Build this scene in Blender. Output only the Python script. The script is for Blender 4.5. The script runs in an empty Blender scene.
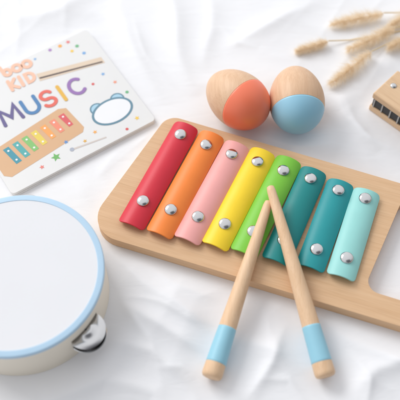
import bpy, bmesh, math, random
import numpy as np
from mathutils import Vector, Matrix
from mathutils.geometry import tessellate_polygon
random.seed(7); rng = np.random.default_rng(5)
S = 0.01                       # everything below is in centimetres
scn = bpy.context.scene; COL = scn.collection
# ---------------------------------------------------------------- camera numbers
D = 68.0; PITCH = math.radians(60); FOV = math.radians(28)
CAM = Vector((0, -D*math.cos(PITCH), D*math.sin(PITCH)))
F = Vector((0, math.cos(PITCH), -math.sin(PITCH))); U = Vector((0, math.sin(PITCH), math.cos(PITCH))); T = math.tan(FOV/2)
def P(px, py, z=0.0):          # a spot measured on the photo -> the point of the horizontal plane z it stands on
    d = F + Vector((1,0,0))*((px-200)/200*T) + U*((200-py)/200*T)
    return CAM + d*((z-CAM.z)/d.z)
# ---------------------------------------------------------------- materials
def nt(name):
    m = bpy.data.materials.new(name); m.use_nodes = True
    return m, m.node_tree.nodes, m.node_tree.links, m.node_tree.nodes['Principled BSDF']
def srgb(r, g, b):
    f = lambda c: (c/255/12.92) if c/255 <= .04045 else ((c/255+.055)/1.055)**2.4
    return (f(r), f(g), f(b), 1)
def plain(name, c, rough=.5, var=.06, scale=60, bump=0.0, bscale=400, metal=0, coat=0, spec=.5, sub=0):
    m, n, l, b = nt(name)
    b.inputs['Roughness'].default_value = rough; b.inputs['Metallic'].default_value = metal
    b.inputs['Coat Weight'].default_value = coat; b.inputs['Coat Roughness'].default_value = .2
    b.inputs['Specular IOR Level'].default_value = spec
    tc = n.new('ShaderNodeTexCoord'); nz = n.new('ShaderNodeTexNoise'); nz.inputs['Scale'].default_value = scale; nz.inputs['Detail'].default_value = 5
    l.new(tc.outputs['Object'], nz.inputs['Vector'])
    mx = n.new('ShaderNodeMix'); mx.data_type = 'RGBA'
    mx.inputs[6].default_value = tuple(max(0, v*(1-var)) for v in c[:3])+(1,); mx.inputs[7].default_value = tuple(min(1, v*(1+var)) for v in c[:3])+(1,)
    l.new(nz.outputs['Fac'], mx.inputs[0]); l.new(mx.outputs[2], b.inputs['Base Color'])
    if bump:
        n2 = n.new('ShaderNodeTexNoise'); n2.inputs['Scale'].default_value = bscale; n2.inputs['Detail'].default_value = 3
        l.new(tc.outputs['Object'], n2.inputs['Vector'])
        bp = n.new('ShaderNodeBump'); bp.inputs['Strength'].default_value = bump; bp.inputs['Distance'].default_value = .0004
        l.new(n2.outputs['Fac'], bp.inputs['Height']); l.new(bp.outputs['Normal'], b.inputs['Normal'])
    if sub:
        tr = n.new('ShaderNodeBsdfTranslucent'); ms = n.new('ShaderNodeMixShader'); ms.inputs[0].default_value = sub
        l.new(mx.outputs[2], tr.inputs['Color']); l.new(b.outputs[0], ms.inputs[1]); l.new(tr.outputs[0], ms.inputs[2]); l.new(ms.outputs[0], n['Material Output'].inputs['Surface'])
    return m
def wood(name, c1, c2, direction, stretch=9, scale=160, rough=.5, pores=.9):
    m, n, l, b = nt(name); b.inputs['Roughness'].default_value = rough; b.inputs['Specular IOR Level'].default_value = .35
    tc = n.new('ShaderNodeTexCoord'); mp = n.new('ShaderNodeMapping')
    q = Vector((1,0,0)).rotation_difference(direction.normalized()).inverted().to_euler()
    mp.inputs['Rotation'].default_value = q
    mp2 = n.new('ShaderNodeMapping'); mp2.inputs['Scale'].default_value = (1/stretch, 1, 1)
    l.new(tc.outputs['Object'], mp.inputs['Vector']); l.new(mp.outputs['Vector'], mp2.inputs['Vector'])
    nz = n.new('ShaderNodeTexNoise'); nz.inputs['Scale'].default_value = scale; nz.inputs['Detail'].default_value = 6; nz.inputs['Roughness'].default_value = .7; nz.inputs['Distortion'].default_value = .12
    l.new(mp2.outputs['Vector'], nz.inputs['Vector'])
    rp = n.new('ShaderNodeValToRGB'); rp.color_ramp.elements[0].position = .28; rp.color_ramp.elements[1].position = .7
    rp.color_ramp.elements[0].color = c1; rp.color_ramp.elements[1].color = c2
    l.new(nz.outputs['Fac'], rp.inputs['Fac'])
    mp3 = n.new('ShaderNodeMapping'); mp3.inputs['Scale'].default_value = (1/(stretch*2), 1, 1); l.new(mp.outputs['Vector'], mp3.inputs['Vector'])
    n3 = n.new('ShaderNodeTexNoise'); n3.inputs['Scale'].default_value = scale*5; n3.inputs['Detail'].default_value = 2; l.new(mp3.outputs['Vector'], n3.inputs['Vector'])
    r3 = n.new('ShaderNodeValToRGB'); r3.color_ramp.elements[0].position = .3; r3.color_ramp.elements[0].color = (pores, pores*.985, pores*.97, 1); r3.color_ramp.elements[1].position = .5; r3.color_ramp.elements[1].color = (1,1,1,1)
    l.new(n3.outputs['Fac'], r3.inputs['Fac'])
    mu = n.new('ShaderNodeMix'); mu.data_type = 'RGBA'; mu.blend_type = 'MULTIPLY'; mu.inputs[0].default_value = 1
    l.new(rp.outputs['Color'], mu.inputs[6]); l.new(r3.outputs['Color'], mu.inputs[7]); l.new(mu.outputs[2], b.inputs['Base Color'])
    bp = n.new('ShaderNodeBump'); bp.inputs['Strength'].default_value = .1; bp.inputs['Distance'].default_value = .0003
    l.new(nz.outputs['Fac'], bp.inputs['Height']); l.new(bp.outputs['Normal'], b.inputs['Normal'])
    return m
# ---------------------------------------------------------------- objects
def origin_of(o):
    while o.parent: o = o.parent
    return Vector(o.location)/S
def mesh(name, verts, faces, mat, parent=None, smooth=None, bevel=0, origin=None):
    org = origin_of(parent) if parent else (origin or Vector((0,0,0)))
    me = bpy.data.meshes.new(name)
    me.from_pydata([tuple((Vector(v)-org)*S) for v in verts], [], faces); me.validate()
    bm = bmesh.new(); bm.from_mesh(me); bmesh.ops.recalc_face_normals(bm, faces=bm.faces); bm.to_mesh(me); bm.free()
    if smooth is not None:
        me.polygons.foreach_set('use_smooth', [True]*len(me.polygons)); me.set_sharp_from_angle(angle=math.radians(smooth))
    me.materials.append(mat)
    o = bpy.data.objects.new(name, me); COL.objects.link(o)
    if parent: o.parent = parent
    else: o.location = org*S
    if bevel:
        b = o.modifiers.new('bevel', 'BEVEL'); b.width = bevel*S; b.segments = 3; b.limit_method = 'ANGLE'; b.angle_limit = math.radians(45)
    return o
def tag(o, label, cat=None, group=None, kind=None):
    if label: o['label'] = label
    if cat: o['category'] = cat
    if group: o['group'] = group
    if kind: o['kind'] = kind
    return o
def thing(name, loc, label, cat, group=None):
    o = bpy.data.objects.new(name, None); COL.objects.link(o); o.location = Vector(loc)*S; o.empty_display_size = .01
    return tag(o, label, cat, group)
class MB:
    def __init__(s): s.v = []; s.f = []
    def add(s, v, f):
        k = len(s.v); s.v += [Vector(x) for x in v]; s.f += [tuple(i+k for i in q) for q in f]; return s
def frame(axis):
    a = Vector(axis).normalized(); h = Vector((0,0,1)) if abs(a.z) < .9 else Vector((1,0,0))
    x = h.cross(a).normalized(); return x, a.cross(x).normalized(), a
def lathe(prof, org, axis, n=48, cap=True):
    x, y, a = frame(axis); v = []; f = []
    for s, r in prof:
        for k in range(n):
            t = 2*math.pi*k/n; v.append(Vector(org)+a*s+(x*math.cos(t)+y*math.sin(t))*max(r, 1e-4))
    for i in range(len(prof)-1):
        for k in range(n):
            k2 = (k+1) % n; f.append((i*n+k, i*n+k2, (i+1)*n+k2, (i+1)*n+k))
    if cap: f.append(tuple(range(n))[::-1]); f.append(tuple((len(prof)-1)*n+k for k in range(n)))
    return v, f
def boxo(c, ax, ay, az):
    v = [Vector(c)+ax*i+ay*j+az*k for k in (-1,1) for j in (-1,1) for i in (-1,1)]
    return v, [(0,1,3,2),(4,6,7,5),(0,4,5,1),(2,3,7,6),(0,2,6,4),(1,5,7,3)]
def fillet(pts, rads, n=10):
    out = []; N = len(pts)
    for i in range(N):
        p = Vector(pts[i][:2]); a = Vector(pts[i-1][:2]); b = Vector(pts[(i+1) % N][:2])
        d1 = (a-p).normalized(); d2 = (b-p).normalized(); ang = d1.angle(d2); r = rads[i]
        t = r/math.tan(ang/2); c = p+(d1+d2).normalized()*(r/math.sin(ang/2))
        s = p+d1*t; e = p+d2*t; v1 = s-c; v2 = e-c; tot = v1.angle(v2); sg = 1 if v1.cross(v2) > 0 else -1
        for k in range(n+1):
            th = sg*tot*k/n; out.append(c+Vector((v1.x*math.cos(th)-v1.y*math.sin(th), v1.x*math.sin(th)+v1.y*math.cos(th))))
    return out
def slab(loops, z0, z1):
    tri = tessellate_polygon([[Vector((p.x, p.y, 0)) for p in L] for L in loops]); allp = [p for L in loops for p in L]; n = len(allp)
    v = [(p.x, p.y, z1) for p in allp]+[(p.x, p.y, z0) for p in allp]
    f = [tuple(t) for t in tri]+[tuple(i+n for i in t[::-1]) for t in tri]; k = 0
    for L in loops:
        m = len(L)
        for i in range(m): f.append((k+i, k+(i+1) % m, n+k+(i+1) % m, n+k+i))
        k += m
    return v, f
def tube(pts, rads, n=8):
    v = []; f = []
    for i, p in enumerate(pts):
        d = (Vector(pts[min(i+1, len(pts)-1)])-Vector(pts[max(i-1, 0)])); x, y, a = frame(d)
        for k in range(n):
            t = 2*math.pi*k/n; v.append(Vector(p)+(x*math.cos(t)+y*math.sin(t))*rads[i])
    for i in range(len(pts)-1):
        for k in range(n): f.append((i*n+k, i*n+(k+1) % n, (i+1)*n+(k+1) % n, (i+1)*n+k))
    f.append(tuple(range(n))[::-1]); f.append(tuple((len(pts)-1)*n+k for k in range(n)))
    return v, f
# ---------------------------------------------------------------- footprints
BT = 1.1    # top of the xylophone board
b_outer = [P(168,115,BT), P(83,230,BT), P(462,345,BT), P(478,206,BT)]
b_hole = [P(403,198,BT), P(364,289,BT), P(436,311,BT), P(452,217,BT)]
BOXH = .45
RR, TT, BB = P(156,119.5,BOXH), P(76,33,BOXH), P(8,190,BOXH)
bu = (RR-BB).normalized(); rt = math.radians(2.4); bu = Vector((bu.x*math.cos(rt)-bu.y*math.sin(rt), bu.x*math.sin(rt)+bu.y*math.cos(rt), 0)); bv = Vector((-bu.y, bu.x, 0)); blen = (RR-BB).length; bhei = (TT-RR).dot(bv)-.1
BB = RR-bu*(blen-.1)
box_c = [BB, RR, RR+bv*bhei, BB+bv*bhei]
TH = 4.3
rim = np.array([[*P(x, y, TH)[:2]] for x, y in [(50,196),(80,215),(99,245),(104,272),(98,300),(80,326),(50,345),(0,358),(0,199)]])
A = np.c_[2*rim, np.ones(len(rim))]; sol = np.linalg.lstsq(A, (rim**2).sum(1), rcond=None)[0]
TC = Vector((sol[0], sol[1], 0)); TR = math.sqrt(sol[2]+sol[0]**2+sol[1]**2)
HM = P(373,93,2.4); hu = (P(400,112,2.4)-HM); hu.z = 0; hu.normalize(); hv = Vector((-hu.y, hu.x, 0))
harm_c = [HM, HM+hu*9.5, HM+hu*9.5+hv*3.6, HM+hv*3.6]
EB = 2.42
eggs = [dict(c=P(237,98.5,EB), d=Vector((.62,-.74,.16))), dict(c=P(296.5,99,EB-.05), d=Vector((.02,-1,.03)))]
MAL = [dict(a=P(269,201,2.45), b=P(211,378,.83)), dict(a=P(270,186,3.0), b=P(326,377,.83))]
# ---------------------------------------------------------------- cloth
def segd(X, Y, a, b):
    ax, ay = a[0], a[1]; dx, dy = b[0]-ax, b[1]-ay; L = dx*dx+dy*dy
    t = np.clip(((X-ax)*dx+(Y-ay)*dy)/L, 0, 1); return np.hypot(X-ax-t*dx, Y-ay-t*dy), t
def polyd(X, Y, poly):
    d = np.full(X.shape, 1e9); ins = np.zeros(X.shape, bool); n = len(poly)
    for i in range(n):
        a, b = poly[i], poly[(i+1) % n]; d = np.minimum(d, segd(X, Y, a, b)[0])
        c = ((a[1] > Y) != (b[1] > Y)) & (X < (b[0]-a[0])*(Y-a[1])/((b[1]-a[1]) or 1e-9)+a[0]); ins ^= c
    return np.where(ins, 0, d)
folds = [  # pixel polyline on the cloth, height, width
 ([(104,250),(150,290),(205,318),(270,352),(330,400)], .5, .7), ([(104,296),(150,322),(200,348),(240,410)], .5, .65),
 ([(100,345),(150,356),(190,385),(205,430)], .42, .6), ([(40,400),(100,385),(150,396),(190,440)], .42, .7),
 ([(240,400),(268,365),(290,325)], .42, .55), ([(340,400),(372,368),(440,340)], .5, .75),
 ([(335,335),(385,352),(450,385)], .32, .55), ([(110,0),(138,55),(158,108)], .45, .9), ([(160,-30),(178,35),(192,95)], .5, 1.0),
 ([(205,-20),(212,30),(206,70)], .3, .8), ([(335,112),(362,135),(420,158)], .35, .7), ([(340,95),(350,120),(380,150)], .25, .5),
 ([(320,0),(270,28),(225,50)], .3, .8), ([(0,25),(50,12),(100,-15)], .4, 1.1), ([(102,178),(122,150),(150,124)], .25, .5),
 ([(404,220),(390,260),(386,288)], .2, .4), ([(112,275),(128,310),(150,345),(160,400)], .22, .4), ([(122,258),(180,285),(240,300)], .2, .35),
 ([(118,300),(165,306),(220,330)], .13, .22), ([(150,372),(178,366),(210,392)], .13, .22), ([(345,350),(365,378),(362,420)], .13, .25),
 ([(252,380),(285,384),(305,410)], .13, .22), ([(130,20),(150,60),(176,90)], .14, .3), ([(215,20),(240,44),(262,50)], .12, .3), ([(345,300),(362,330),(400,345)], .12, .25)]
def cloth_h(X, Y):
    X = np.asarray(X, float); Y = np.asarray(Y, float)
    wx = X+2.2*np.sin(.13*Y+.6)+.9*np.sin(.21*X+.17*Y)+.2*np.sin(.6*Y-.3*X); wy = Y+2.0*np.sin(.12*X+2)+.8*np.sin(.19*Y-.26*X)+.2*np.sin(.7*X+.3*Y)
    h = np.zeros(X.shape)
    for ang, fr, am, ph, m1, m2, ep in [(.5,.45,.40,0,.09,.06,.05),(2.3,.40,.38,1.3,.08,.1,.05),(1.0,.75,.22,2.2,.1,.08,.03),(.3,1.15,.13,.4,.12,.14,.02),(2.6,1.5,.06,.9,.17,.15,.012),(.9,2.3,.03,2.9,.19,.16,.012)]:
        q = np.sin(.5*(fr*(wx*math.cos(ang)+wy*math.sin(ang))+ph))
        s = np.exp(-(np.sqrt(q*q+ep)-math.sqrt(ep))/.33)
        mod = np.clip(.40+.8*np.sin(m1*wx+ph*2)*np.cos(m2*wy+ph), 0, 1); mod = mod*mod*(3-2*mod)
        h += am*s*mod
    h *= .72
    for pl, am, w in folds:
        q = [P(x, y, 0) for x, y in pl]; best = np.full(X.shape, 1e9); tt = np.zeros(X.shape); n = len(q)-1
        for i in range(n):
            d, t = segd(X+.35*np.sin(.5*Y), Y+.35*np.sin(.45*X+1), q[i], q[i+1]); k = d < best; best = np.where(k, d, best); tt = np.where(k, (i+t)/n, tt)
        e = (.45*w)**2
        h += .9*am*np.exp(-(np.sqrt(best**2+e)-math.sqrt(e))/w)*np.clip(np.sin(math.pi*np.clip(tt,0,1)), .0, 1)**.9
    d = np.minimum(polyd(X, Y, b_outer), polyd(X, Y, box_c)); d = np.minimum(d, polyd(X, Y, harm_c))
    d = np.minimum(d, np.clip(np.hypot(X-TC.x, Y-TC.y)-TR, 0, None))
    for e in eggs: d = np.minimum(d, np.clip(np.hypot(X-e['c'].x, Y-e['c'].y)-2.0, 0, None))
    for m in MAL: d = np.minimum(d, np.clip(segd(X, Y, m['b'], m['a']+(m['b']-m['a'])*.4)[0]-.7, 0, None))
    k = np.clip((d-.1)/2.6, 0, 1); k = k*k*(3-2*k)
    return h*k-.01
n = 680; uu = np.linspace(-1, 1, n); wsp = 75*np.sinh(2.3*uu)/math.sinh(2.3); X, Y = np.meshgrid(wsp, wsp+4); Z = cloth_h(X, Y)
co = np.stack([X, Y, Z], -1).reshape(-1, 3)*S
i = np.arange(n*n).reshape(n, n); q = np.stack([i[:-1,:-1], i[:-1,1:], i[1:,1:], i[1:,:-1]], -1).reshape(-1, 4)
me = bpy.data.meshes.new('white_cloth'); me.vertices.add(n*n); me.vertices.foreach_set('co', co.ravel())
me.loops.add(q.size); me.loops.foreach_set('vertex_index', q.ravel()); me.polygons.add(len(q)); me.polygons.foreach_set('loop_start', np.arange(len(q))*4)
me.update(calc_edges=True); me.polygons.foreach_set('use_smooth', [True]*len(q))
cm, nn, ll, bb = nt('white_cotton'); bb.inputs['Base Color'].default_value = (.85,.855,.88,1); bb.inputs['Roughness'].default_value = .9
bb.inputs['Specular IOR Level'].default_value = .12
tc = nn.new('ShaderNodeTexCoord'); mpp = nn.new('ShaderNodeMapping'); mpp.inputs['Rotation'].default_value = (0,0,.6); mpp.inputs['Scale'].default_value = (.35,1,1)
n1 = nn.new('ShaderNodeTexNoise'); n1.inputs['Scale'].default_value = 90; n1.inputs['Detail'].default_value = 2.5; n1.inputs['Distortion'].default_value = .8
n2 = nn.new('ShaderNodeTexNoise'); n2.inputs['Scale'].default_value = 1600
ll.new(tc.outputs['Object'], mpp.inputs['Vector']); ll.new(mpp.outputs['Vector'], n1.inputs['Vector']); ll.new(tc.outputs['Object'], n2.inputs['Vector'])
b1 = nn.new('ShaderNodeBump'); b1.inputs['Strength'].default_value = .2; b1.inputs['Distance'].default_value = .002
b2 = nn.new('ShaderNodeBump'); b2.inputs['Strength'].default_value = .35; b2.inputs['Distance'].default_value = .0002
ll.new(n1.outputs['Fac'], b1.inputs['Height']); ll.new(n2.outputs['Fac'], b2.inputs['Height']); ll.new(b1.outputs['Normal'], b2.inputs['Normal']); ll.new(b2.outputs['Normal'], bb.inputs['Normal'])
me.materials.append(cm); cloth = bpy.data.objects.new('white_cloth', me); COL.objects.link(cloth)
tag(cloth, 'wrinkled white cotton cloth spread under all the toys', 'cloth', kind='structure')
# ---------------------------------------------------------------- shared materials
grain = P(400,327,0)-P(104,238,0); grain.z = 0
M_board = wood('birch_board', srgb(214,174,134), srgb(226,189,151), grain, 16, 260, .55, .92)
M_stick = wood('beech_stick', srgb(222,184,146), srgb(234,201,167), Vector((.05,1,0)), 16, 300, .5, .92)
M_egg = wood('egg_wood', srgb(212,172,138), srgb(225,190,157), Vector((0,1,0)), 12, 260, .45, .92)
M_hoop = plain('hoop_wood', srgb(243,234,218), .55, .03, 40)
M_harm = wood('harmonica_wood', srgb(214,178,142), srgb(228,196,160), hu, 14, 240, .5)
M_metal = plain('nickel', (.64,.64,.65,1), .11, .03, metal=1)
M_jing = plain('jingle_tin', (.66,.66,.67,1), .17, .05, 150, metal=1)
M_blue = plain('pale_blue_paint', srgb(150,203,222), .45, .04, 80, .1)
M_eblue = plain('egg_blue_paint', srgb(150,202,226), .42, .04, coat=.08)
M_ring = plain('light_blue_binding', srgb(182,212,235), .5, .04, 80, .1)
M_coral = plain('coral_paint', srgb(246,126,92), .4, .04, coat=.08)
M_head = plain('drum_skin', srgb(229,230,234), .6, .02, 30, .15, 900)
M_black = plain('black_plastic', (.02,.02,.022,1), .35, .2)
M_card = plain('white_cardboard', srgb(226,226,226), .5, .02, 50, .05)
M_felt = plain('pale_felt', srgb(215,205,190), .9, .1)
# ---------------------------------------------------------------- xylophone
xy = thing('xylophone', P(250,200,0), 'wooden toy xylophone with eight rainbow coloured metal bars on a handled board', 'xylophone')
outer = fillet(b_outer, [1.4,2.3,3.0,3.0]); hole = fillet(b_hole, [.9,1.0,1.4,1.4])
mesh('board', *slab([outer, hole], 0, BT), M_board, xy, 30, .13)
bars = [('red', (208,38,58), (187,123),(130,224),(179,133),(138,198)),
 ('orange', (244,134,54), (213,132),(158,233),(204,143),(164,206)),
 ('pink', (236,166,162), (238,142),(186,239),(229,152),(191,213)),
 ('yellow', (246,212,40), (264,149),(214,245),(256,160),(220,221)),
 ('green', (122,196,60), (290,157),(243,252),(282,169),(250,229)),
 ('dark teal', (8,132,132), (315,168),(275,260),(309,177),(278,237)),
 ('petrol blue', (26,148,154), (342,180),(310,267),(335,188),(310,246)),
 ('mint', (152,214,210), (368,189),(341,276),(364,197),(341,255))]
W = 2.34; HA = math.radians(43); RA = W/2/math.sin(HA); RISE = RA*(1-math.cos(HA)); EDGE = BT+.28; CR = EDGE+RISE; TK = .13
def screw(c, up, par):
    R = .52
    pr = [(-.14,R-.01),(.0,R),(.03,R)]+[(.03+.22*math.sin(t), R*math.cos(t)**.85) for t in np.linspace(.15, 1.42, 12)]+[(.251,.06),(.252,.02)]
    return mesh('screw', *lathe(pr, c, up, 48), M_metal, par, 50)
for bi, (nm, c, pt, pb, s1, s2) in enumerate(bars):
    a = P(*pt, CR); b = P(*pb, CR); d = (a-b); L = d.length; d.normalize(); w = Vector((d.y, -d.x, 0)); mid = (a+b)/2
    mat = plain(nm.replace(' ', '_')+'_enamel', srgb(*c), .45, .06, 70, .12, 500, coat=.08, spec=.4)
    nw, nl = 20, 16; v = []; f = []
    for lay in (0, 1):
        for j in range(nl+1):
            for i in range(nw+1):
                th = -HA+2*HA*i/nw; s = abs(2*i/nw-1); s0 = .66
                e = .32*(1-math.sqrt(max(0, 1-((s-s0)/(1-s0))**2))) if s > s0 else 0
                y = (2*j/nl-1)*(L/2-e); r = RA-(TK if lay else 0)
                v.append(mid+d*y+w*(r*math.sin(th))+Vector((0,0,-RA+r*math.cos(th))))
    q = (nw+1)*(nl+1); g = lambda l, j, i: l*q+j*(nw+1)+i
    for j in range(nl):
        for i in range(nw):
            f.append((g(0,j,i), g(0,j,i+1), g(0,j+1,i+1), g(0,j+1,i))); f.append((g(1,j,i), g(1,j+1,i), g(1,j+1,i+1), g(1,j,i+1)))
    for j in range(nl):
        for i in (0, nw): f.append((g(0,j,i), g(0,j+1,i), g(1,j+1,i), g(1,j,i)))
    for i in range(nw):
        for j in (0, nl): f.append((g(0,j,i), g(1,j,i), g(1,j,i+1), g(0,j,i+1)))
    bar = mesh('bar', v, f, mat, xy, 35, .03); bar['label'] = nm+' bar'
    for k, s in enumerate((s1, s2)):
        p = P(*s, CR+.15); t = (p-mid).dot(d); p = mid+d*t; p.z = CR-.01
        screw(p, Vector((rng.normal(0,.05), rng.normal(0,.05), 1)), bar)
        mesh('spacer', *lathe([(0,.38),(CR-TK-BT-.01,.38)], (p.x, p.y, BT+.002), (0,0,1), 20), M_felt, bar)
# ---------------------------------------------------------------- mallets
names = ['wooden mallet with a pale blue band leaning left, its thin tip under the other', 'wooden mallet with a pale blue band leaning right, its thin tip on top']
for m, lab in zip(MAL, names):
    a, b = m['a'], m['b']; L = (b-a).length; ax = (b-a)/L
    root = thing('mallet', (b.x, b.y, 0), lab, 'mallet', 'two mallets across the xylophone')
    r = lambda t: .34+.46*t**.9
    pr = [(-.0,.05),(.03,.2),(.1,.30)]+[(L*t, r(t)) for t in np.linspace(.03,.975,24)]+[(L*.988, r(1)-.03),(L*.997, r(1)-.12),(L, r(1)-.25)]
    mesh('stick', *lathe(pr, a, ax, 40), M_stick, root, 50)
    t0, t1 = (.735,.925) if m is MAL[0] else (.75,.93)
    pr = [(L*t0, r(t0)-.01),(L*t0+.02, r(t0)+.012)]+[(L*t, r(t)+.014) for t in np.linspace(t0+.01, t1-.01, 8)]+[(L*t1-.02, r(t1)+.012),(L*t1, r(t1)-.01)]
    mesh('painted_band', *lathe(pr, a, ax, 40, cap=False), M_blue, root, 50)
# ---------------------------------------------------------------- egg shakers
def eggprof(n=60):
    out = []
    for k in range(n+1):
        t = math.pi*k/n; s = -math.cos(t)*3.3; out.append((s, 2.42*math.sin(t)*(1+.10*(s/3.3))))
    return out
for e, mat, lab, cut in zip(eggs, (M_coral, M_eblue), ('wooden egg shaker with its lower end painted coral orange', 'wooden egg shaker with its lower end painted pale blue'), (35, 38)):
    root = thing('egg_shaker', (e['c'].x, e['c'].y, 0), lab, 'egg shaker', 'egg shakers behind the xylophone')
    pr = eggprof()
    mesh('wooden_shell', *lathe(pr[:cut+1], e['c'], e['d'], 64), M_egg, root, 60)
    pp = [(s, r+.008) for s, r in pr[cut:]]; pp[0] = (pp[0][0], pp[0][1]-.03); pp.insert(1, (pp[0][0]+.03, pr[cut][1]+.003))
    mesh('painted_shell', *lathe(pp, e['c'], e['d'], 64), mat, root, 60)
# ---------------------------------------------------------------- tambourine
tb = thing('tambourine', TC, 'round toy tambourine with white skin, light blue rim and silver jingles', 'tambourine')
z1, z2 = 1.2, 2.8; Ri = TR-.55; slots = [math.radians(a) for a in (-36, 92, 210)]; hw = math.radians(12.5)
def arcring(a0, a1, r0, r1, z0, z1, n, closed=False):
    v = []; f = []
    for k in range(n+1):
        t = a0+(a1-a0)*k/n
        for r, z in ((r1,z0),(r1,z1),(r0,z1),(r0,z0)): v.append((TC.x+r*math.cos(t), TC.y+r*math.sin(t), z))
    for k in range(n):
        for q in range(4): f.append((k*4+q, k*4+(q+1) % 4, k*4+4+(q+1) % 4, k*4+4+q))
    if not closed: f.append((0,1,2,3)); f.append((n*4+3, n*4+2, n*4+1, n*4))
    return v, f
mb = MB(); mb.add(*arcring(0, 2*math.pi, Ri, TR-.04, 0, z1, 160, True)); mb.add(*arcring(0, 2*math.pi, Ri, TR-.04, z2, TH-.05, 160, True))
for k in range(3): mb.add(*arcring(slots[k]+hw, slots[(k+1) % 3]+(2*math.pi if k == 2 else 0)-hw, Ri, TR-.04, z1, z2, 50))
mesh('hoop', mb.v, mb.f, M_hoop, tb, 40)
Rs = TR-.5
mesh('drumhead', *lathe([(TH-.12,Rs+.2),(TH-.02,Rs+.18),(TH-.03,Rs*.96),(TH-.06,Rs*.6),(TH-.07,.3)], TC, (0,0,1), 128), M_head, tb, 50)
pr = [(TH-.3,TR-.03),(TH-.3,TR+.02),(TH-.12,TR+.02)]+[(TH-.12+.12*math.sin(t), TR-.1+.12*math.cos(t)) for t in np.linspace(.2,1.5,6)]+[(TH+.01,Rs+.03),(TH-.03,Rs)]
mesh('rim_binding', *lathe(pr, TC, (0,0,1), 160, cap=False), M_ring, tb, 50)
for t in slots:
    c = TC+Vector((math.cos(t), math.sin(t), 0))*(TR-(.08 if t < 0 else .3))
    for z, fl in ((2.3,1),(1.55,-1)):
        pr = [(0,1.46),(.04*fl,1.50),(.07*fl,1.46),(.08*fl,.95),(.10*fl,.62),(.17*fl,.52),(.21*fl,.34),(.22*fl,.1)]
        mesh('jingle', *lathe(pr+[(s-.03*fl, r-.01) for s, r in pr[::-1]], c+Vector((0,0,z)), (0,0,1), 56, cap=False), M_jing, tb, 40)
    mesh('jingle_pin', *lathe([(z1-.1,.09),(z2+.1,.09)], c-Vector((math.cos(t), math.sin(t), 0))*.25, (0,0,1), 14), M_jing, tb, 40)
# ---------------------------------------------------------------- box
cen = (box_c[0]+box_c[2])/2
bx = thing('cardboard_box', (cen.x, cen.y, 0), 'flat white cardboard toy box printed with MUSIC and toy instruments', 'box')
mesh('carton', *slab([fillet(box_c, [.4]*4, 6)], .16, BOXH), M_card, bx, 30, .05)
mesh('carton_base', *slab([fillet([box_c[0]+(bu-bv)*.07, box_c[1]+(-bu-bv)*.04+bu*.1, box_c[2]-bu*.05, box_c[3]], [.4]*4, 6)], 0, .155), M_card, bx, 30, .04)
inks = {}
def ink(c):
    if c not in inks: inks[c] = plain('ink_%d_%d_%d' % c, srgb(*c), .5, .03)
    return inks[c]
def pr_poly(name, polys, c, z, par=None):
    v = []; f = []
    for pl in polys:
        k = len(v); v += [P(x, y, BOXH+z) for x, y in pl]; f.append(tuple(range(k, k+len(pl))))
    return mesh(name, v, f, ink(c), par or bx)
def face_pt(cx, cy, u, v, z): 
    p = P(cx, cy, BOXH+z); return p+bu*u+bv*v
def pr_shape(name, cx, cy, uv, c, z, par=None, off=(0,0)):
    v = [face_pt(cx, cy, u+off[0], w+off[1], z) for u, w in uv]; return mesh(name, v, [tuple(range(len(v)))], ink(c), par or bx)
def disc(r, r2=None, n=40): return [(r*math.cos(2*math.pi*k/n), (r2 or r)*math.sin(2*math.pi*k/n)) for k in range(n)]
def star(r): return [((r if k % 2 == 0 else r*.45)*math.sin(math.pi*k/5), (r if k % 2 == 0 else r*.45)*math.cos(math.pi*k/5)) for k in range(10)]
def arc(cx, cy, rx, ry, a0, a1, n=16): return [(cx+rx*math.cos(math.radians(a0+(a1-a0)*k/n)), cy+ry*math.sin(math.radians(a0+(a1-a0)*k/n))) for k in range(n+1)]
GL = {'M': [[(-.5,-.5),(-.4,.5),(0,-.2),(.4,.5),(.5,-.5)]], 'U': [[(-.36,.5)]+arc(0,-.12,.36,.38,180,360)+[(.36,.5)]],
 'S': [arc(0,.24,.29,.26,20,270)+arc(0,-.25,.31,.25,88,-160)], 'I': [[(0,.5),(0,-.5)]], 'C': [arc(.05,0,.4,.5,48,312)],
 'b': [[(-.22,.55),(-.22,-.3)], arc(0,-.15,.24,.27,0,360)], 'o': [arc(0,-.1,.28,.3,0,360)],
 'K': [[(-.25,.5),(-.25,-.5)], [(.3,.5),(-.18,0),(.32,-.5)]], 'D': [[(-.28,-.46),(-.28,.46)]+arc(-.1,0,.42,.46,90,-90)+[(-.28,-.46)]]}
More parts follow.
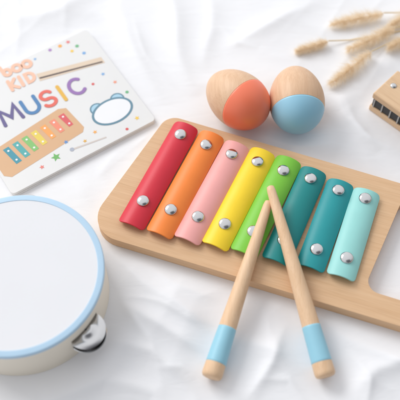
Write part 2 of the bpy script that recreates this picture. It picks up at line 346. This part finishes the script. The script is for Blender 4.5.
def letter(ch, cx, cy, h, wd, c, z=.035, off=(0,0), rot=0):
    v = []; f = []
    for si, st in enumerate(GL[ch]):
        pts = [Vector((x*h, y*h)) for x, y in st]; closed = (pts[0]-pts[-1]).length < 1e-4; n = len(pts); k0 = len(v)
        for i, p in enumerate(pts):
            a = pts[i-1] if i else (pts[-2] if closed else p); b = pts[i+1] if i < n-1 else (pts[1] if closed else p)
            d1 = (p-a).normalized() if (p-a).length > 1e-6 else (b-p).normalized(); d2 = (b-p).normalized() if (b-p).length > 1e-6 else d1
            nn_ = Vector((-d1.y-d2.y, d1.x+d2.x)).normalized(); m = min(2.2, 1/max(.3, nn_.dot(Vector((-d1.y, d1.x)))))
            for sg in (1, -1):
                q = p+nn_*(sg*wd/2*m); q = Vector((q.x*math.cos(rot)-q.y*math.sin(rot), q.x*math.sin(rot)+q.y*math.cos(rot)))
                v.append(face_pt(cx, cy, q.x+off[0], q.y+off[1], z+si*.004))
        for i in range(n-1): f.append((k0+2*i, k0+2*i+1, k0+2*i+3, k0+2*i+2))
        if not closed:                                   # rounded stroke ends
            for e_, o_ in ((pts[0], 0), (pts[-1], 1)):
                kk = len(v)
                for j in range(14):
                    q = e_+Vector((math.cos(j*math.pi/7), math.sin(j*math.pi/7)))*wd*.5; q = Vector((q.x*math.cos(rot)-q.y*math.sin(rot), q.x*math.sin(rot)+q.y*math.cos(rot)))
                    v.append(face_pt(cx, cy, q.x+off[0], q.y+off[1], z+.0015+si*.004+o_*.0008))
                f.append(tuple(range(kk, kk+14)))
    return mesh('printed_letter', v, f, ink(c), bx)
for ch, x, y, c in [('M',10,114.5,(96,88,140)),('U',31,105.5,(72,126,178)),('S',48,98.5,(226,104,90)),('I',61.5,93,(226,178,70)),('C',76,86.5,(150,112,176))]:
    letter(ch, x, y, 1.75, .34, c)
PE = (240,190,164)
for ch, x, y in [('b',6,71),('o',16,67),('o',26,63)]: letter(ch, x, y, 1.35, .34, PE, .03, rot=.06)
for ch, x, y in [('K',13,84.5),('I',21,81),('D',30,77)]: letter(ch, x, y, 1.15, .33, PE, .03, rot=-.04)
px = pr_poly('printed_xylophone', [[(-8,158),(-4,149),(58,109),(66,108),(84,127),(83,132),(12,177),(4,176)]], (214,172,132), .01)
cols = [(60,146,164),(76,168,168),(130,190,110),(228,204,90),(240,164,90),(236,140,114),(216,90,96)]
for k, c in enumerate(cols):
    x0 = 6+k*9.2; y0 = 149-k*5.6; h = 1.0-.04*k
    pr_poly('printed_bar', [[(x0-3.2,y0+1),(x0+2.4,y0-2.4),(x0+16*h,y0+11.5*h),(x0+10.5*h,y0+15*h)]], c, .02)
    for t in (.18, .8):
        cx_, cy_ = x0+t*13.2*h, y0-.6+t*14*h; pr_shape('printed_screw', cx_, cy_, disc(.1, n=12), (240,240,240), .026)
for ex in (-1.05, 1.05):
    pr_shape('printed_ear_outline', 112.5, 111, disc(.66), (98,138,158), .008, off=(ex, .95)); pr_shape('printed_ear', 112.5, 111, disc(.52), (168,206,226), .0115, off=(ex, .95))
pr_shape('printed_bear_outline', 112.5, 111, disc(1.98,1.38), (98,138,158), .015); pr_shape('printed_bear_face', 112.5, 111, disc(1.76,1.17), (236,237,240), .022)
pr_poly('printed_beater', [[(36,74),(101,57),(105,62.5),(40,81)]], (222,202,180), .012)
pr_poly('printed_line', [[(39,77.5),(102,61.1),(103,62.2),(40,78.9)]], (88,74,72), .018)
pr_poly('printed_mallet', [[(72,148.6),(106,136.5),(106.6,137.7),(72.6,150.2)]], (206,196,190), .012)
pr_shape('printed_mallet_head', 72, 149.4, disc(.2), (170,176,190), .016)
for x, y, r, c, st in [(56,157,.45,(110,180,100),1),(60,46,.19,(240,170,80),0),(68,42,.25,(230,110,110),1),(77,46,.18,(110,180,130),0),(84,53,.17,(120,170,220),0),(72,51,.16,(240,200,80),0),
    (50,50,.17,(170,130,190),0),(115,82,.22,(240,150,120),1),(137,118,.25,(240,200,80),1),(127,92,.16,(110,180,130),0),(103,74,.22,(120,170,220),1),(95,132,.22,(240,170,80),1),(42,167,.24,(230,130,120),1),(85,141,.2,(226,170,60),1),
    (127,129,.14,(216,90,90),0),(35,59,.18,(120,170,220),1),(93,84,.14,(216,90,90),0),(66,142,.24,(90,140,200),1)]:
    pr_shape('printed_star' if st else 'printed_dot', x, y, star(r) if st else disc(r, n=20), c, .012)
# ---------------------------------------------------------------- harmonica
hc = (harm_c[0]+harm_c[2])/2
hm = thing('harmonica', (hc.x, hc.y, 0), 'wooden toy harmonica with a black middle layer beside the dried sprigs', 'harmonica')
def layer(name, z0, z1, ins, mat, bev=.08): return mesh(name, *boxo((hc.x, hc.y, (z0+z1)/2), hu*(4.75-ins), hv*(1.8-ins), Vector((0,0,(z1-z0)/2))), mat, hm, None, bev)
layer('wooden_cover', 0, .66, 0, M_harm, .12); layer('wooden_cover', 1.72, 2.4, 0, M_harm, .12)
comb = layer('comb', .665, 1.715, .14, M_black, .03)
M_div = plain('divider_grey', (.42,.41,.40,1), .5)
for k in range(11):
    p = harm_c[0]+hu*(.35+k*.88)+hv*.09; p.z = 1.19
    mesh('divider', *boxo(p, hu*.06, hv*.06, Vector((0,0,.52))), M_div, comb)
for k in (0, 1):
    p = harm_c[0]+hu*(.8+8*k)+hv*1.9; mesh('rivet', *lathe([(0,.3),(.06,.28),(.12,.17),(.14,.02)], (p.x, p.y, 2.4), (0,0,1), 24), M_metal, hm, 50)
# ---------------------------------------------------------------- dried flower sprigs
M_fuzz = plain('dried_seed_head', srgb(250,237,217), .9, .06, 200, sub=.55, spec=.1); M_stem = plain('dried_stem', srgb(228,208,170), .7, .1)
def H(p): return float(cloth_h(np.array([p[0]]), np.array([p[1]]))[0])
def sprig(a, b, wd, stem, lab):
    A_, B_ = P(*a, .6), P(*b, .6); A_.z = H(A_)+wd*.85; B_.z = H(B_)+wd*.6; d = B_-A_; L = d.length; x, y, ax = frame(d)
    root = thing('bunny_tail_sprig', (A_.x, A_.y, H(A_)), lab, 'dried flower', 'dried sprigs on the cloth')
    mb = MB(); mb.add(*lathe([(L*t, wd*.13*math.sin(math.pi*min(1, .08+.92*t))**.7) for t in np.linspace(0,.93,14)], A_, ax, 10))
    for cl in range(420):                       # tufts, each a fan of fine bristles leaning to the tip
        t = rng.uniform(0, .97); th = rng.uniform(0, 6.283); env = wd*(math.sin(math.pi*(.14+.8*t))**.7)*(1.05-.25*t)
        o = x*math.cos(th)+y*math.sin(th); base = A_+ax*(L*t)+o*env*rng.uniform(.05,.45); dr = (o*rng.uniform(.35,1.0)+ax*rng.uniform(.5,1.0)).normalized(); cln = rng.uniform(.8,1.35)
        for k in range(8):
            v = (dr+Vector(rng.normal(0,.28,3))).normalized(); ln = (env*rng.uniform(.5,1.4)+.14)*cln; p = base+Vector(rng.normal(0,.05,3)); tip = p+v*ln; tip.z = max(tip.z, .03)
            sd = v.cross(Vector(rng.normal(0,1,3))).normalized()*.0085; mb.v += [p-sd, p+sd, tip]; n0 = len(mb.v); mb.f.append((n0-3, n0-2, n0-1))
    mesh('seed_head', mb.v, mb.f, M_fuzz, root)
    pts = []; q = [a]+stem
    for i in range(len(q)-1):
        for k in range(8):
            t = k/8; p = P(q[i][0]*(1-t)+q[i+1][0]*t, q[i][1]*(1-t)+q[i+1][1]*t, .4); p.z = H(p)+.12+ (wd*.6*(1-t) if i == 0 else 0); pts.append(p)
    mesh('stem', *tube(pts, [.06]*len(pts), 8), M_stem, root, 60)
sprig((383,15),(329,25),.8,[(402,12),(440,4)],'fluffy dried seed head lying topmost, tip pointing left')
sprig((328,42),(295,51),.58,[(350,39),(400,31),(440,26)],'small dried seed head farthest left, nearest the eggs')
sprig((394,31),(346,51),.86,[(410,24),(445,14)],'dried seed head in the middle of the sprigs, just left of the frame edge')
sprig((371,54),(329,86),.84,[(392,42),(440,22)],'lowest dried seed head, just above and left of the harmonica')
sprig((428,9),(386,28),.84,[(445,4)],'dried seed head cut by the frame edge, upper one')
sprig((428,33),(386,51),.84,[(450,24)],'dried seed head cut by the frame edge, above the harmonica corner')
# ---------------------------------------------------------------- light
w = bpy.data.worlds.new('World'); scn.world = w; w.use_nodes = True; wn = w.node_tree.nodes; wl = w.node_tree.links
bg = wn['Background']; bg.inputs['Strength'].default_value = .92
tc = wn.new('ShaderNodeTexCoord')
def dotn(v):
    sp = wn.new('ShaderNodeVectorMath'); sp.operation = 'DOT_PRODUCT'; sp.inputs[1].default_value = Vector(v).normalized(); wl.new(tc.outputs['Generated'], sp.inputs[0]); return sp
sp = dotn((-.55,.75,.35))
rp = wn.new('ShaderNodeValToRGB'); rp.color_ramp.elements[0].position = .12; rp.color_ramp.elements[0].color = (.12,.13,.14,1); rp.color_ramp.elements[1].position = 1; rp.color_ramp.elements[1].color = (1.2,1.205,1.22,1)
e = rp.color_ramp.elements.new(.45); e.color = (.82,.83,.855,1)
ma = wn.new('ShaderNodeMath'); ma.operation = 'MULTIPLY_ADD'; ma.inputs[1].default_value = .5; ma.inputs[2].default_value = .5
wl.new(sp.outputs['Value'], ma.inputs[0]); wl.new(ma.outputs[0], rp.inputs['Fac'])
d2 = dotn((.25,-.42,.87)); r2 = wn.new('ShaderNodeValToRGB')       # dark patch added to the world, camera side, for contrast in screw reflections
r2.color_ramp.elements[0].position = .86; r2.color_ramp.elements[0].color = (1,1,1,1); r2.color_ramp.elements[1].position = .96; r2.color_ramp.elements[1].color = (.22,.22,.23,1)
wl.new(d2.outputs['Value'], r2.inputs['Fac'])
mu = wn.new('ShaderNodeMix'); mu.data_type = 'RGBA'; mu.blend_type = 'MULTIPLY'; mu.inputs[0].default_value = 1
wl.new(rp.outputs['Color'], mu.inputs[6]); wl.new(r2.outputs['Color'], mu.inputs[7]); wl.new(mu.outputs[2], bg.inputs['Color'])
def area(loc, tgt, size, power, c):
    l = bpy.data.lights.new('window_light', 'AREA'); l.shape = 'RECTANGLE'; l.size, l.size_y = size; l.energy = power; l.color = c
    o = bpy.data.objects.new('window_light', l); COL.objects.link(o); o.location = loc; o.rotation_euler = (Vector(tgt)-Vector(loc)).to_track_quat('-Z', 'Y').to_euler()
area((-1.4,1.3,1.5), (0,.02,0), (1.3,1.1), 34, (1,.99,.975))
scn.view_settings.view_transform = 'Standard'; scn.view_settings.look = 'None'; scn.view_settings.exposure = 0
cd = bpy.data.cameras.new('Camera'); cam = bpy.data.objects.new('Camera', cd); COL.objects.link(cam)
cam.location = CAM*S; cam.rotation_euler = (math.pi/2-PITCH, 0, 0); cd.sensor_width = 36; cd.angle = FOV; cd.clip_start = .01; cd.clip_end = 50
cd.dof.use_dof = True; cd.dof.focus_distance = .665; cd.dof.aperture_fstop = 5.2
scn.camera = cam
